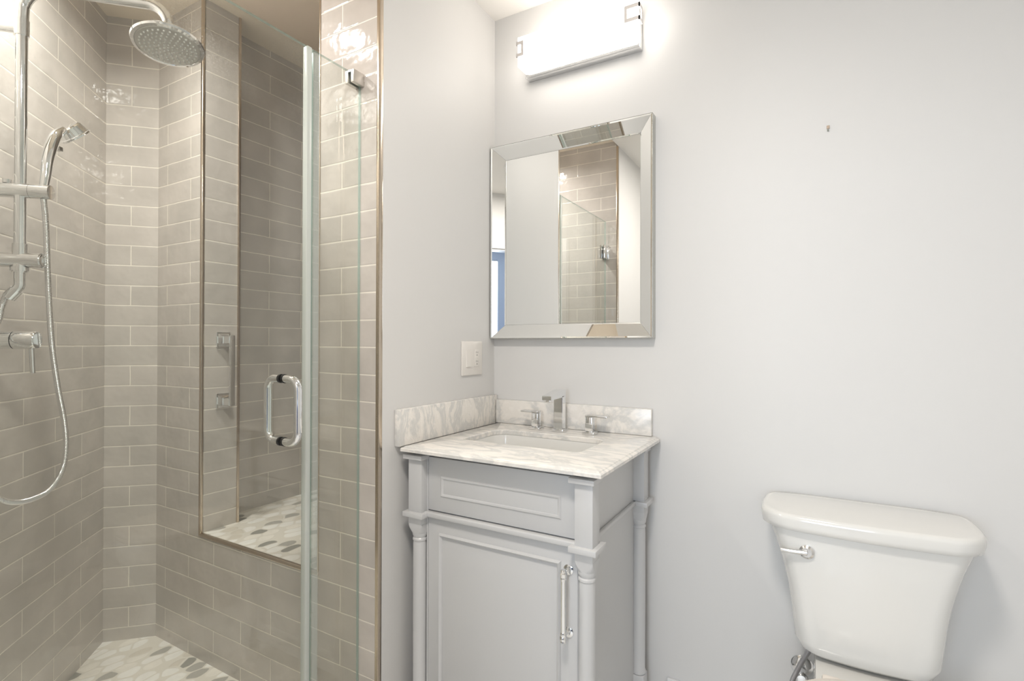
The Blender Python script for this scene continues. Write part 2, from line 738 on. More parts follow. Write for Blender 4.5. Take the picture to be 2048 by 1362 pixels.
struct(MB().box(0, XR + 0.1, YB - 0.1, 0.1, -0.1, 0.0).build('floor', M_FLOORT))
struct(MB().box(0, XR + 0.1, YB - 0.1, 0.1, CEIL, CEIL + 0.1).build('ceiling', M_CEIL))
struct(MB().box(-1.75, 0.0, -2.0, 0.9, SCEIL, SCEIL + 0.1).build('ceiling_shower', pbsdf('warm_lit_ceiling', srgb(248, 236, 218), 0.7, spec=0.2)))  # warmth of the light is put into this ceiling's colour
struct(MB().box(0, XR + 0.1, 0, 0.1, 0, CEIL).build('wall_back', M_PAINT))
struct(MB().box(XR, XR + 0.1, YB, 0, 0, CEIL).build('wall_right', M_PAINT))
# painted partition beside the vanity (with its core behind the tile)
wl = MB().box(-0.254, 0.0, YT + 0.010, 0.9, 0, SCEIL)
struct(wl.build('wall_left', M_PAINT))
# painted wall past the shower, nearer the doorway
struct(MB().box(-0.7, 0.0, YB, YF - 0.10, 0, SCEIL).box(-0.012, 0.0, YF - 0.10, YF - 0.010, 0, SCEIL).build('wall_left_near', M_PAINT))
# wall with the doorway
fw = MB()
fw.box(-0.1, DX0, YB - 0.1, YB, 0, CEIL)
fw.box(DX1, XR + 0.1, YB - 0.1, YB, 0, CEIL)
fw.box(DX0, DX1, YB - 0.1, YB, DH, CEIL)
struct(fw.build('wall_front', M_PAINT))
cs = MB()
cs.box(DX0 - 0.08, DX0, YB, YB + 0.015, 0, DH + 0.08, 0.003)
cs.box(DX1, DX1 + 0.08, YB, YB + 0.015, 0, DH + 0.08, 0.003)
cs.box(DX0, DX1, YB, YB + 0.015, DH, DH + 0.08, 0.003)
cs.box(DX0, DX0 + 0.012, YB - 0.1, YB, 0, DH)
cs.box(DX1 - 0.012, DX1, YB - 0.1, YB, 0, DH)
cs.box(DX0 + 0.012, DX1 - 0.012, YB - 0.1, YB, DH - 0.012, DH)
struct(cs.build('door_1', M_TRIMWOOD))

# shower walls, tiled
tilewall('wall_shower_back', (1, 0, 0), (-0.6725, YT), -1.2567 + 0.6725 - 0.02, 0.6725 - 0.003, 0, 0.010, FL - 0.015, SILL - 0.008,
         extra=[(-1.2567 + 0.6725 - 0.02, -0.936 + 0.6725, SILL - 0.008, SCEIL), (-0.264 + 0.6725, 0.6725 - 0.003, SILL - 0.008, SCEIL)])
tilewall('wall_shower_corner', (1, 1, 0), (CLX - 0.079 * S2, CLY - 0.079 * S2), 0.079, 0.079 + 0.1905, 0, 0.06, 0, SCEIL)
tilewall('wall_shower_left', (1, -1, 0), (CLX + 0.1675 * S2, CLY - 0.1675 * S2), -0.1675 - 0.06, 1.13 - 0.1675, -0.06, 0, 0, SCEIL)
tilewall('wall_shower_front', (1, 0, 0), (-0.12, YF), -0.62, 0.108, -0.10, 0, 0, SCEIL)
# the deep recess behind the back wall
tilewall('wall_recess_jamb', (0, 1, 0), (-0.932, -0.803), YT + 0.010 + 0.803, -0.49 + 0.803, 0, 0.105, SILL, SCEIL)
tilewall('wall_recess_left', (0, 1, 0), (-1.042, -0.107), -0.49 + 0.107, 0.85 + 0.107, 0, 0.05, SILL, SCEIL)
tilewall('wall_recess_end', (1, 0, 0), (-0.6, 0.80), -0.45, 0.346, 0, 0.05, SILL, SCEIL)
tilewall('wall_recess_right', (0, 1, 0), (-0.264, -0.62), YT + 0.010 + 0.62, 0.80 + 0.62, -0.010, 0, SILL, SCEIL)
struct(MB().box(-1.10, -0.264, YT + 0.010, 0.80, SILL - 0.06, SILL).build('floor_recess', M_PEB, origin=(0, 0, 0)))
struct(MB().box(-1.55, -0.02, YF, YT + 0.005, -0.05, FL).build('floor_shower', M_PEB, origin=(0, 0, 0)))
struct(MB().box(-0.145, -0.02, YF, YT, FL, 0.10, 0.004).build('curb_shower', M_MARBLE))

# metal edge trims
struct(MB().box(-0.0125, 0.0012, YT - 0.0035, YT + 0.012, 0, CEIL, 0.002).build('trim_1', M_NICKEL))
struct(MB().box(-0.9425, -0.9285, YT - 0.004, YT + 0.008, SILL - 0.008, SCEIL, 0.004, 3).build('trim_2', M_NICKEL))
struct(MB().box(-0.9425, -0.262, YT - 0.0045, YT + 0.010, SILL - 0.014, SILL + 0.001, 0.005, 3).build('trim_3', M_NICKEL))
struct(MB().box(-0.267, -0.261, YT - 0.003, YT + 0.010, SILL, SCEIL, 0.002).build('trim_4', M_NICKEL))
struct(MB().box(-0.9335, -0.9265, -0.499, -0.488, SILL, SCEIL, 0.002).build('trim_5', M_NICKEL))
struct(MB().box(-0.0125, 0.0012, YF - 0.012, YF + 0.0035, 0, CEIL, 0.002).build('trim_6', M_NICKEL))

# baseboards
bb = MB()
bb.box(0.69, XR, -0.014, 0, 0, 0.105, 0.001)
bb.box(0.69, XR, -0.010, 0, 0.105, 0.118, 0.003)
bb.box(0.69, XR, -0.018, 0, 0, 0.012, 0.001)
struct(bb.build('baseboard_back', M_TRIMWOOD))
struct(MB().box(XR - 0.014, XR, YB, -0.02, 0, 0.118, 0.003).build('baseboard_right', M_TRIMWOOD))
struct(MB().box(0, 0.014, YB + 0.02, YF - 0.03, 0, 0.118, 0.003).build('baseboard_left', M_TRIMWOOD))

# ------------------------------------------------------------------ bedroom beyond the doorway
struct(MB().box(-1.4, 3.6, -5.3, YB - 0.1, -0.1, 0.0).build('floor_bedroom', M_CARPET))
struct(MB().box(-1.4, 3.6, -5.3, YB - 0.1, 2.6, 2.7).build('ceiling_bedroom', M_CEIL))
bw = MB()
bw.box(-1.4, -0.4, -5.3, -5.2, 0, 2.6)
bw.box(1.9, 3.6, -5.3, -5.2, 0, 2.6)
bw.box(-0.4, 1.9, -5.3, -5.2, 0, 0.65)
bw.box(-0.4, 1.9, -5.3, -5.2, 2.45, 2.6)
struct(bw.build('wall_bedroom_far', M_BEDWALL))
struct(MB().box(-1.5, -1.4, -5.3, YB - 0.1, 0, 2.6).build('wall_bedroom_left', M_BEDWALL))
struct(MB().box(3.6, 3.7, -5.3, YB - 0.1, 0, 2.6).build('wall_bedroom_right', M_BEDWALL))
wn = MB()
for a in ((0.2, 0.26, 0.65, 2.45), (2.44, 2.5, 0.65, 2.45), (0.26, 2.44, 0.65, 0.71), (0.26, 2.44, 2.39, 2.45), (0.26, 2.44, 1.53, 1.57), (1.33, 1.37, 0.71, 1.53), (1.33, 1.37, 1.57, 2.39)):
    wn.box(a[0] - 0.6, a[1] - 0.6, -5.28, -5.22, a[2], a[3])
struct(wn.build('window_1', M_TRIMWOOD))
bed = thing('bed', 'bed with white linen and a navy blanket beyond the doorway, seen in the mirror frame', 'bed', (1.9, -4.1, 0))
MB().box(1.05, 2.95, -4.95, -3.25, 0.12, 0.42, 0.03).build('bed_base', M_WOOD, bed)
MB().box(1.08, 2.92, -4.92, -3.28, 0.42, 0.68, 0.07, 4).build('mattress', M_LINEN, bed)
MB().box(1.02, 2.25, -4.97, -3.22, 0.30, 0.74, 0.06, 4).build('blanket', M_NAVY, bed)
for sx in (1.15, 2.85):
    for sy in (-4.85, -3.35):
        MB().box(sx - 0.04, sx + 0.04, sy - 0.04, sy + 0.04, 0, 0.12).build('leg', M_WOOD, bed)
for sy in (-4.55, -3.70):
    MB().box(2.45, 2.88, sy - 0.33, sy + 0.33, 0.68, 0.84, 0.07, 4).build('pillow', M_LINEN, bed)

# ------------------------------------------------------------------ recessed lights
for nm, lab, x, y, z, k in (('recessed_ceiling_light', 'round white recessed light in the bathroom ceiling above the floor', 0.85, -1.60, CEIL, 2.0),
                         ('recessed_ceiling_light', 'round white recessed light in the shower ceiling', -0.64, -1.12, SCEIL, 1.0)):
    t = thing(nm, lab, 'light', (x, y, z - 0.02))
    MB().lathe([(r_ * k + 0.012 * (k > 1), h_) for r_, h_ in ((0.063, 0.018), (0.066, 0.004), (0.085, 0.0), (0.088, 0.006), (0.088, 0.02), (0.063, 0.02))], (x, y, z - 0.02)).build('trim_ring', M_TRIMWOOD, t)

# ------------------------------------------------------------------ shower enclosure glass
GX0, GX1 = -0.0897, -0.0797


def glass_pane(name, y0, y1, z0, z1, parent):
    mb = MB()
    mb.box(GX0, GX1, y0, y1, z0, z1)
    for f in mb.bm.faces:
        n = f.normal
        f.material_index = 0 if abs(n.x) > 0.5 else 1
    return mb.build(name, [M_GLASS, M_EDGE], parent, flat=True, origin=(GX0, 0, 0))


fx = thing('fixed_shower_panel', 'narrow fixed glass shower panel clamped to the tiled strip', 'glass panel', (-0.085, -0.72, 0.10))
glass_pane('glass', -0.8185, YT - 0.002, 0.102, 2.046, fx)
MB().box(-0.0935, -0.0760, -0.8165, -0.7975, 0.102, 2.040, 0.002).build('edge_seal', M_VINYL2, fx)
cl = MB()
cl.box(-0.1035, -0.0900, -0.684, YT, 2.014, 2.052, 0.0015)
cl.box(-0.0795, -0.0660, -0.684, YT, 2.014, 2.052, 0.0015)
cl.box(-0.0900, -0.0795, -0.684, YT, 2.046, 2.052)
cl.build('clamp', M_SATIN, fx)

dr = thing('glass_shower_door', 'large frameless glass shower door with a chrome pull handle', 'shower door', (-0.085, -1.19, 0.11))
glass_pane('glass', -1.545, -0.8225, 0.112, 2.046, dr)
MB().box(-0.0945, -0.0750, -0.8400, -0.8250, 0.112, 2.046, 0.002).build('edge_seal', M_VINYL, dr)
# back-to-back D handle
HY, HZ0, HZ1, HR = -0.905, 0.978, 1.142, 0.0105


def dee(sign, reach):
    xg = GX1 if sign > 0 else GX0
    xe = xg + sign * reach
    rad = 0.030
    pts = []
    pts.append((xg, HY, HZ1))
    for k in range(9):
        a = math.pi / 2 * k / 8
        pts.append((xe - sign * rad + sign * rad * math.sin(a), HY, HZ1 - rad + rad * math.cos(a)))
    for k in range(9):
        a = math.pi / 2 * k / 8
        pts.append((xe - sign * rad + sign * rad * math.cos(a), HY, HZ0 + rad - rad * math.sin(a)))
    pts.append((xg, HY, HZ0))
    return MB().tube(pts, HR, 24)


h = dee(1, 0.056).build('pull_handle', M_CHROME, dr)
h['label'] = 'chrome pull handle on the room side'
h = dee(-1, 0.056).build('pull_handle', M_CHROME, dr)
h['label'] = 'chrome pull handle on the shower side'
for z in (HZ0, HZ1):
    MB().cyl((GX1 - 0.0001, HY, z), (GX1 + 0.005, HY, z), 0.0118).cyl((GX0 - 0.005, HY, z), (GX0 + 0.0001, HY, z), 0.0118).build('washer', M_BLACK, dr)
for z in (1.84, 0.32):
    hb = MB()
    hb.box(-0.102, -0.0897, -1.548, -1.492, z - 0.045, z + 0.045, 0.002)
    hb.box(-0.0797, -0.067, -1.548, -1.492, z - 0.045, z + 0.045, 0.002)
    hb.box(-0.110, -0.060, YF, YF + 0.008, z - 0.045, z + 0.045, 0.001)
    hb.cyl((-0.085, YF + 0.012, z - 0.04), (-0.085, YF + 0.012, z + 0.04), 0.008)
    hb.build('hinge', M_CHROME, dr)

# ------------------------------------------------------------------ towel-style grab bar on the recess jamb
GX = -0.932
gb = thing('grab_bar', 'short vertical chrome grab bar with square mounts on the tiled jamb', 'grab bar', (GX, -0.558, 0.97))
for z in (1.247, 1.003):
    pm = MB()
    pm.box(GX, GX + 0.006, -0.586, -0.530, z - 0.031, z + 0.031, 0.002)
    s0 = [(GX + 0.006, -0.558 + a, z + b) for a, b in ((-0.022, -0.025), (0.022, -0.025), (0.022, 0.025), (-0.022, 0.025))]
    s1 = [(GX + 0.020, -0.558 + a, z + b) for a, b in ((-0.012, -0.014), (0.012, -0.014), (0.012, 0.014), (-0.012, 0.014))]
    s2 = [(GX + 0.060, -0.558 + a, z + b) for a, b in ((-0.011, -0.013), (0.011, -0.013), (0.011, 0.013), (-0.011, 0.013))]
    pm.loft([s0, s1, s2])
    pm.build('mount', M_CHROME, gb, flat=True)
MB().box(GX + 0.055, GX + 0.070, -0.567, -0.549, 0.985, 1.265, 0.003).build('bar', M_CHROME2, gb)

# ------------------------------------------------------------------ shower column on the diagonal wall
NL = Vector((S2, S2, 0))          # out of the diagonal wall
TL = Vector((S2, -S2, 0))         # along it, towards the camera
POLE = Vector((-0.753, -1.229, 0))


def off(base, n, z, t=0.0):
    return Vector((base.x, base.y, 0)) + NL * n + TL * t + Vector((0, 0, z))


WALLN = -0.130                     # distance from the pole axis back to the tile
sc_ = thing('shower_column', 'chrome riser pipe with slider bracket and overhead arm on the diagonal wall', 'shower', tuple(off(POLE, 0, 1.30)))
HEADK = 0.352
ptsr = [off(POLE, 0, 1.48), off(POLE, 0, 1.9), off(POLE, 0, 2.12)]
for k in range(1, 9):
    a = math.pi / 2 * k / 8
    ptsr.append(off(POLE, 0.075 - 0.075 * math.cos(a), 2.135 + 0.075 * math.sin(a)))
for k in range(0, 9):
    a = math.pi / 2 * k / 8
    ptsr.append(off(POLE, HEADK - 0.055 + 0.055 * math.sin(a), 2.155 + 0.055 * math.cos(a)))
ptsr.append(off(POLE, HEADK, 2.135))
MB().tube(ptsr[:3], 0.0135, 24).tube([off(POLE, 0, 2.070), off(POLE, 0, 2.115)], 0.0165, 24).build('riser_pipe', M_CHROME, sc_)
MB().tube([off(POLE, 0, 2.110)] + ptsr[3:], 0.0150, 24).build('overhead_arm', M_CHROME, sc_)
wb = MB().cyl(off(POLE, WALLN, 2.088), off(POLE, 0.0, 2.088), 0.011)
wb.lathe([(0.0, 0.012), (0.018, 0.012), (0.030, 0.004), (0.030, 0)], off(POLE, WALLN, 2.088), NL)
wb.build('wall_bracket', M_CHROME, sc_)
# slider
zs = 1.648
sl = MB().cyl(off(POLE, -0.10, zs), off(POLE, 0.024, zs), 0.0195)
sl.cyl(off(POLE, 0.0246, zs), off(POLE, 0.070, zs), 0.0195)
sl.cyl(off(POLE, -0.03, zs + 0.018), off(POLE, -0.03, zs + 0.028), 0.010)
sl.build('slider', M_CHROME, sc_)
# diverter body near the bottom of the pipe
zd = 1.459
dv = MB().cyl(off(POLE, WALLN + 0.004, zd), off(POLE, 0.050, zd), 0.0200)
dv.cyl(off(POLE, 0, zd - 0.034), off(POLE, 0, zd + 0.044), 0.0165)
dv.cyl(off(POLE, 0, zd - 0.060), off(POLE, 0, zd - 0.030), 0.0125)
dv.cyl(off(POLE, 0, zd - 0.030), off(POLE, 0, zd - 0.020), 0.021)
dv.lathe([(0.0, 0.014), (0.026, 0.014), (0.036, 0.004), (0.036, 0)], off(POLE, WALLN, zd), NL)
dv.build('diverter', M_CHROME2, sc_)
kn = MB().lathe([(0.0175, 0.0), (0.0175, 0.003), (0.015, 0.004), (0.015, 0.0025), (0.0, 0.0025)], off(POLE, 0.050, zd), NL)
kn.cyl(off(POLE, 0.0535, zd - 0.006), off(POLE, 0.0535, zd + 0.006), 0.0015, seg=8)
kn.build('diverter_knob', M_CHROME, sc_)
# elbow with nut
el = MB().tube(spline([off(POLE, 0, zd - 0.055), off(POLE, -0.001, zd - 0.072), off(POLE, -0.012, zd - 0.088, 0.002)], 6), 0.0125, 20)
el.cyl(off(POLE, -0.006, zd - 0.080), off(POLE, -0.024, zd - 0.102), 0.0155, seg=28)
el.build('elbow', M_CHROME, sc_)


def ribbed_hose(ctrl, r, pitch=0.0042):
    pts = spline(ctrl, 40)
    # resample evenly
    L = [0]
    for a, b in zip(pts[:-1], pts[1:]):
        L.append(L[-1] + (b - a).length)
    step = pitch / 4
    n = int(L[-1] / step)
    out, rr, j = [], [], 0
    for i in range(n + 1):
        s = i * step
        while j < len(L) - 2 and L[j + 1] < s:
            j += 1
        u = (s - L[j]) / max(L[j + 1] - L[j], 1e-9)
        out.append(pts[j].lerp(pts[j + 1], min(max(u, 0), 1)))
        rr.append(r * (1.0, 0.965, 0.84, 0.965)[i % 4])
    return MB().tube(out, rr, 12)


# overhead rain head, hung on the arm
hc = off(POLE, HEADK, 2.10)
tilt = Vector((-0.16, 0.08, 1)).normalized()
rh = thing('rain_shower_head', 'large round chrome rain shower head hanging from the overhead arm', 'shower head', tuple(hc))
MB().lathe([(0.0, 0.046), (0.018, 0.046), (0.022, 0.034), (0.046, 0.032), (0.054, 0.026), (0.057, 0.012), (0.078, 0.008), (0.088, 0.005), (0.092, 0.0), (0.090, -0.006), (0.082, -0.008), (0.0805, -0.0055)],
           hc, tilt, 64).build('shell', M_CHROME, rh)
MB().lathe([(0.0805, -0.0055), (0.079, -0.0075), (0.074, -0.0085), (0.0, -0.0095)], hc, tilt, 64).build('spray_face', M_FACE, rh)
nz = MB()
q = tilt.to_track_quat('Z', 'Y')
for ri, (rad, cnt) in enumerate(((0.0, 1), (0.0115, 6), (0.023, 11), (0.0345, 16), (0.046, 21), (0.0575, 26), (0.069, 31))):
    for k in range(cnt):
        a = 2 * math.pi * (k + 0.5 * (ri % 2)) / cnt
        c = hc + q @ Vector((rad * math.cos(a), rad * math.sin(a), -0.0085))
        nz.cyl(c, c - tilt * 0.0035, 0.0027, 0.0019, 10)
o = nz.build('nozzles', pbsdf('nozzle_rubber', srgb(225, 225, 220), 0.5), rh)
o['kind'] = 'stuff'

# hand shower held in the slider
hb0 = off(POLE, 0.053, zs)
hs = thing('hand_shower', 'chrome hand shower standing in the slider bracket', 'shower head', tuple(hb0))


def oc(x, y, n):
    """point on the vertical plane parallel to the diagonal wall, n in front of the pole axis"""
    c = (POLE.x + POLE.y) * S2 + n
    return on_plane(x, y, (S2, S2, 0), c)


hctrl = [hb0 + Vector((0, 0, 0.012)), oc(91.5, 352, 0.053), oc(95, 322, 0.053), oc(102, 295, 0.053), oc(112, 272, 0.053), oc(126, 260, 0.053)]
hp = spline(hctrl, 8)
rr = [0.0105 + 0.0045 * min(1, i / (len(hp) * 0.55)) for i in range(len(hp))]
for i in range(len(hp)):
    u = i / (len(hp) - 1)
    if u > 0.8:
        rr[i] *= 1 - 0.35 * (u - 0.8) / 0.2
MB().tube(hp, rr, 24).build('handle', M_CHROME, hs)
hcn = oc(146, 266, 0.053)
camr = cam.matrix_world.to_3x3()
hax = (camr @ Vector((0.30, -0.80, -0.76))).normalized()
MB().lathe([(0.0, -0.021), (0.029, -0.020), (0.0335, -0.016), (0.0385, 0.006), (0.0400, 0.007), (0.0425, 0.008), (0.0425, 0.0125), (0.040, 0.014), (0.034, 0.0145)],
           hcn, hax, 48).build('head_shell', M_CHROME, hs)
MB().lathe([(0.034, 0.0145), (0.033, 0.012), (0.0, 0.012)], hcn, hax, 48).build('spray_face', M_FACE, hs)
MB().box(-0.007, 0.007, -0.006, 0.006, -0.006, 0.008, 0.001, M=Matrix.Translation(oc(118, 298, 0.053)) @ cam.matrix_world.to_3x3().to_4x4()).build('spray_switch', M_CHROME2, hs)

# hoses
hh = ribbed_hose([hb0 + Vector((0, 0, -0.018)), oc(92, 450, 0.053), oc(96, 560, 0.053), oc(103, 680, 0.053), oc(115, 770, 0.053), oc(128, 840, 0.053), oc(132, 890, 0.053),
                  oc(125, 938, 0.050), oc(100, 978, 0.042), oc(65, 998, 0.034), oc(30, 1005, 0.026), oc(0, 999, 0.018), oc(-40, 970, 0.0), oc(-85, 880, -0.03),
                  oc(-95, 760, -0.05), oc(-80, 640, -0.06), off(POLE, -0.060, zd - 0.02)], 0.0078).build('shower_hose', M_CHROME2)
tag(hh, 'long ribbed metal hose looping down from the hand shower', 'hose')
zv = 1.241
h2 = ribbed_hose([off(POLE, -0.022, zd - 0.100), oc(14, 590, -0.035), oc(3, 615, -0.045), oc(-6, 645, -0.055), off(POLE, -0.085, zv + 0.03)], 0.0082).build('supply_hose', M_CHROME2)
tag(h2, 'short ribbed metal hose from the riser elbow to the mixer valve', 'hose')

# mixer valve
VC = off(POLE, WALLN, zv, 0.0)
mv = thing('shower_mixer_valve', 'round chrome mixer valve with a thin lever on the diagonal wall', 'valve', tuple(VC))
ax = Vector((POLE.x, POLE.y, 0))


def vp(n, dz=0.0):
    return off(POLE, n, zv + dz)


MB().lathe([(0.0, 0.010), (0.060, 0.010), (0.078, 0.006), (0.080, 0.0)], VC, NL, 48).build('wall_plate', M_CHROME, mv)
MB().cyl(vp(WALLN + 0.008), vp(-0.012), 0.0235).lathe([(0.0245, 0), (0.0245, 0.003)], vp(-0.014), NL).build('valve_body', M_CHROME, mv)
MB().lathe([(0.0242, 0.0), (0.0242, 0.046), (0.022, 0.050), (0.0, 0.050)], vp(-0.009), NL).build('handle_hub', M_CHROME, mv)
MB().tube([vp(0.028, -0.020), vp(0.031, -0.090)], 0.0058, 20).build('lever', M_CHROME2, mv)

# ------------------------------------------------------------------ vanity
CT = 0.921
CB = 0.905
vn = thing('vanity_cabinet', 'pale grey vanity cabinet with turned corner posts standing beside the partition wall', 'cabinet', (0.33, -0.30, 0))
PX = ((0.038, 0.089), (0.589, 0.638))
PYf = (-0.555, -0.504)
PYb = (-0.100, -0.049)


SR = (0.022, 0.022, 0.050, 0.055)


def rrect(x0, x1, y0, y1, r, n=6, z=0.0, radii=None):
    """rounded rectangle; radii for corners (x0y0, x1y0, x1y1, x0y1)"""
    rd = radii or (r, r, r, r)
    out = []
    for (cx, cy, a0, rr_) in ((x0, y0, 180, rd[0]), (x1, y0, 270, rd[1]), (x1, y1, 0, rd[2]), (x0, y1, 90, rd[3])):
        sx = 1 if cx == x0 else -1
        sy = 1 if cy == y0 else -1
        for k in range(n + 1):
            a = R(a0 + 90 * k / n)
            out.append(Vector((cx + sx * rr_ + rr_ * math.cos(a), cy + sy * rr_ + rr_ * math.sin(a), z)))
    return out


def post(px, py):
    cx, cy = (px[0] + px[1]) / 2, (py[0] + py[1]) / 2
    mb = MB()
    mb.box(px[0] - 0.014, px[1] + 0.014 - 0.007, py[0] - 0.010, py[1] + 0.008, 0.8815, 0.8945, 0.001)
    mb.box(px[0], px[1], py[0], py[1], 0.684, 0.8845, 0.0015)
    hw_ = (px[1] - px[0]) / 2
    cap_ = []
    for z_, k_, r_ in ((0.6845, 1.0, 0.0015), (0.676, 1.0, 0.004), (0.668, 0.99, 0.010), (0.661, 0.97, 0.017), (0.655, 0.95, 0.0225)):
        cap_.append(rrect(cx - hw_ * k_, cx + hw_ * k_, cy - hw_ * k_, cy + hw_ * k_, r_, 8, z_))
    mb.loft(cap_)
    mb.box(px[0] - 0.013, px[1] + 0.013, py[0] - 0.013, py[1] + 0.013, 0.7065, 0.7215, 0.0015)
    mb.lathe([(0.0235, 0.662), (0.0238, 0.655), (0.0228, 0.647), (0.0195, 0.641), (0.0225, 0.637), (0.0225, 0.632), (0.0200, 0.629), (0.0212, 0.620), (0.0215, 0.40),
              (0.0205, 0.165), (0.0230, 0.160), (0.0230, 0.153), (0.020, 0.150)], (cx, cy, 0), (0, 0, 1), 40)
    mb.box(px[0] + 0.002, px[1] - 0.002, py[0] + 0.002, py[1] - 0.002, 0.090, 0.150, 0.003)
    mb.box(px[0] - 0.006, px[1] + 0.006, py[0] - 0.006, py[1] + 0.006, 0.066, 0.092, 0.002)
    mb.lathe([(0.018, 0.066), (0.026, 0.050), (0.026, 0.025), (0.016, 0.0), (0, 0)], (cx, cy, 0), (0, 0, 1), 32)
    return mb


for px in PX:
    for py in (PYf, PYb):
        post(px, py).build('corner_post', M_VANITY, vn)
# body: sides, floor, back, top rails
bd = MB()
bd.box(0.056, 0.072, -0.520, -0.070, 0.09, 0.8965)
bd.box(0.586, 0.602, -0.520, -0.070, 0.09, 0.8965)
bd.box(0.072, 0.586, -0.085, -0.070, 0.09, 0.8965)
bd.box(0.072, 0.586, -0.512, -0.085, 0.09, 0.11)
bd.box(0.0885, 0.0945, -0.528, -0.505, 0.09, 0.8965)
bd.box(0.578, 0.589, -0.528, -0.505, 0.09, 0.8965)
bd.box(0.0885, 0.589, -0.520, -0.506, 0.700, 0.735)
bd.box(0.0885, 0.589, -0.524, -0.506, 0.890, 0.8965)
bd.box(0.0885, 0.589, -0.528, -0.506, 0.09, 0.112, 0.001)
bd.build('carcass', M_VANITY, vn)
MB().box(0.0895, 0.588, -0.545, -0.522, 0.7085, 0.7245, 0.004, 3).build('front_rail', M_VANITY, vn)
MB().box(0.602, 0.614, -0.504, -0.100, 0.7085, 0.7215, 0.003, 3).build('side_rail', M_VANITY, vn)
MB().box(0.040, 0.056, -0.504, -0.100, 0.7085, 0.7215, 0.003, 3).build('side_rail', M_VANITY, vn)


def molding(mb, x0, x1, z0, z1, y, wd, dp):
    """raised picture-frame bead on a front"""
    secs = []
    prof = [(0.0, 0.0), (0.15, -0.55), (0.4, -1.0), (0.7, -0.8), (1.0, -0.15), (1.0, 0.0)]
    t = bmesh.new()
    rings = []
    for u, d in prof:
        o_ = wd * u
        rings.append([t.verts.new((a, y + dp * d, b)) for a, b in ((x0 + o_, z0 + o_), (x1 - o_, z0 + o_), (x1 - o_, z1 - o_), (x0 + o_, z1 - o_))])
    for A, B in zip(rings[:-1], rings[1:]):
        for k in range(4):
            j = (k + 1) % 4
            t.faces.new((A[k], A[j], B[j], B[k]))
    bmesh.ops.recalc_face_normals(t, faces=t.faces)
    mb._merge(t)


df = MB()
df.box(0.0965, 0.5873, -0.530, -0.512, 0.7285, 0.8885, 0.001)
molding(df, 0.142, 0.541, 0.772, 0.836, -0.5295, 0.011, 0.004)
df.build('drawer_front', M_VANITY, vn)
dd = MB()
dd.box(0.0965, 0.5873, -0.530, -0.512, 0.114, 0.7065, 0.001)
molding(dd, 0.138, 0.541, 0.155, 0.664, -0.5295, 0.012, 0.009)
door = dd.build('door', M_VANITY, vn)
hd = MB()
for z in (0.646, 0.484):
    hd.lathe([(0.0, 0.004), (0.009, 0.004), (0.0135, 0.002), (0.0145, 0.0), (0.0145, -0.0)], (0.562, -0.530, z), (0, -1, 0), 28)
    hd.lathe([(0.0075, 0.003), (0.0045, 0.007), (0.0045, 0.020), (0.0065, 0.025), (0.0065, 0.031)], (0.562, -0.530, z), (0, -1, 0), 20)
hx, hy = 0.5625, -0.5640
for z, s in ((0.646, 1), (0.484, -1)):
    hd.lathe([(0.0, s * 0.014), (0.0055, s * 0.013), (0.0082, s * 0.009), (0.0074, s * 0.006), (0.0098, s * 0.003), (0.0098, -s * 0.005), (0.0084, -s * 0.007), (0.0092, -s * 0.011), (0.0070, -s * 0.017)],
             (hx, hy, z), (0, 0, 1), 24)
hd.cyl((hx, hy, 0.484), (hx, hy, 0.646), 0.0072)
hd.build('bar_pull', M_CHROME, door)

# marble counter with ogee edge and sink cut-out
TX0, TX1, TY0, TY1 = 0.0225, 0.668, -0.577, 0.0
SX0, SX1, SY0, SY1 = 0.113, 0.530, -0.383, -0.150


ct = MB()
prof = [(0.004, CB), (0.0, CB + 0.001), (0.0, CB + 0.009), (0.003, CB + 0.0115), (0.0075, CB + 0.0125), (0.009, CT - 0.0015), (0.012, CT)]
outer = []
for ins, z in prof:
    outer.append(rrect(TX0 + ins, TX1 - ins, TY0 + ins, TY1 - 0.001, 0.003, 8, z, radii=(0.003, 0.003, 0.020, 0.003)))
inner_top = rrect(SX0, SX1, SY0, SY1, 0.050, 8, CT, radii=SR)
inner_mid = rrect(SX0, SX1, SY0, SY1, 0.050, 8, CT - 0.002, radii=SR)
inner_bot = rrect(SX0, SX1, SY0, SY1, 0.050, 8, CB, radii=SR)
inner_bot0 = rrect(SX0, SX1, SY0, SY1, 0.050, 8, CB, radii=SR)
inner_t2 = rrect(SX0 - 0.002, SX1 + 0.002, SY0 - 0.002, SY1 + 0.002, 0.052, 8, CT, radii=SR)
ct.loft([inner_bot0] + [outer[0]] + outer[1:] + [inner_t2, inner_mid, inner_bot], cap=False)
cto = ct.build('marble_countertop', M_MARBLE, angle=30)
tag(cto, 'white veined marble countertop with a cut-out sink on the grey vanity', 'countertop')
# backsplashes
b1 = MB().box(0.021, 0.640, -0.020, -0.0005, CT + 0.0006, CT + 0.092, 0.002).build('marble_backsplash', M_MARBLE)
tag(b1, 'marble backsplash along the wall behind the faucet', 'backsplash')
b2 = MB()
b2.box(0.0005, 0.0195, -0.578, -0.0005, CT + 0.0006 - 0.004, CT + 0.110, 0.003)
b2 = b2.build('marble_side_splash', M_MARBLE)
tag(b2, 'marble side splash along the partition wall left of the sink', 'backsplash')
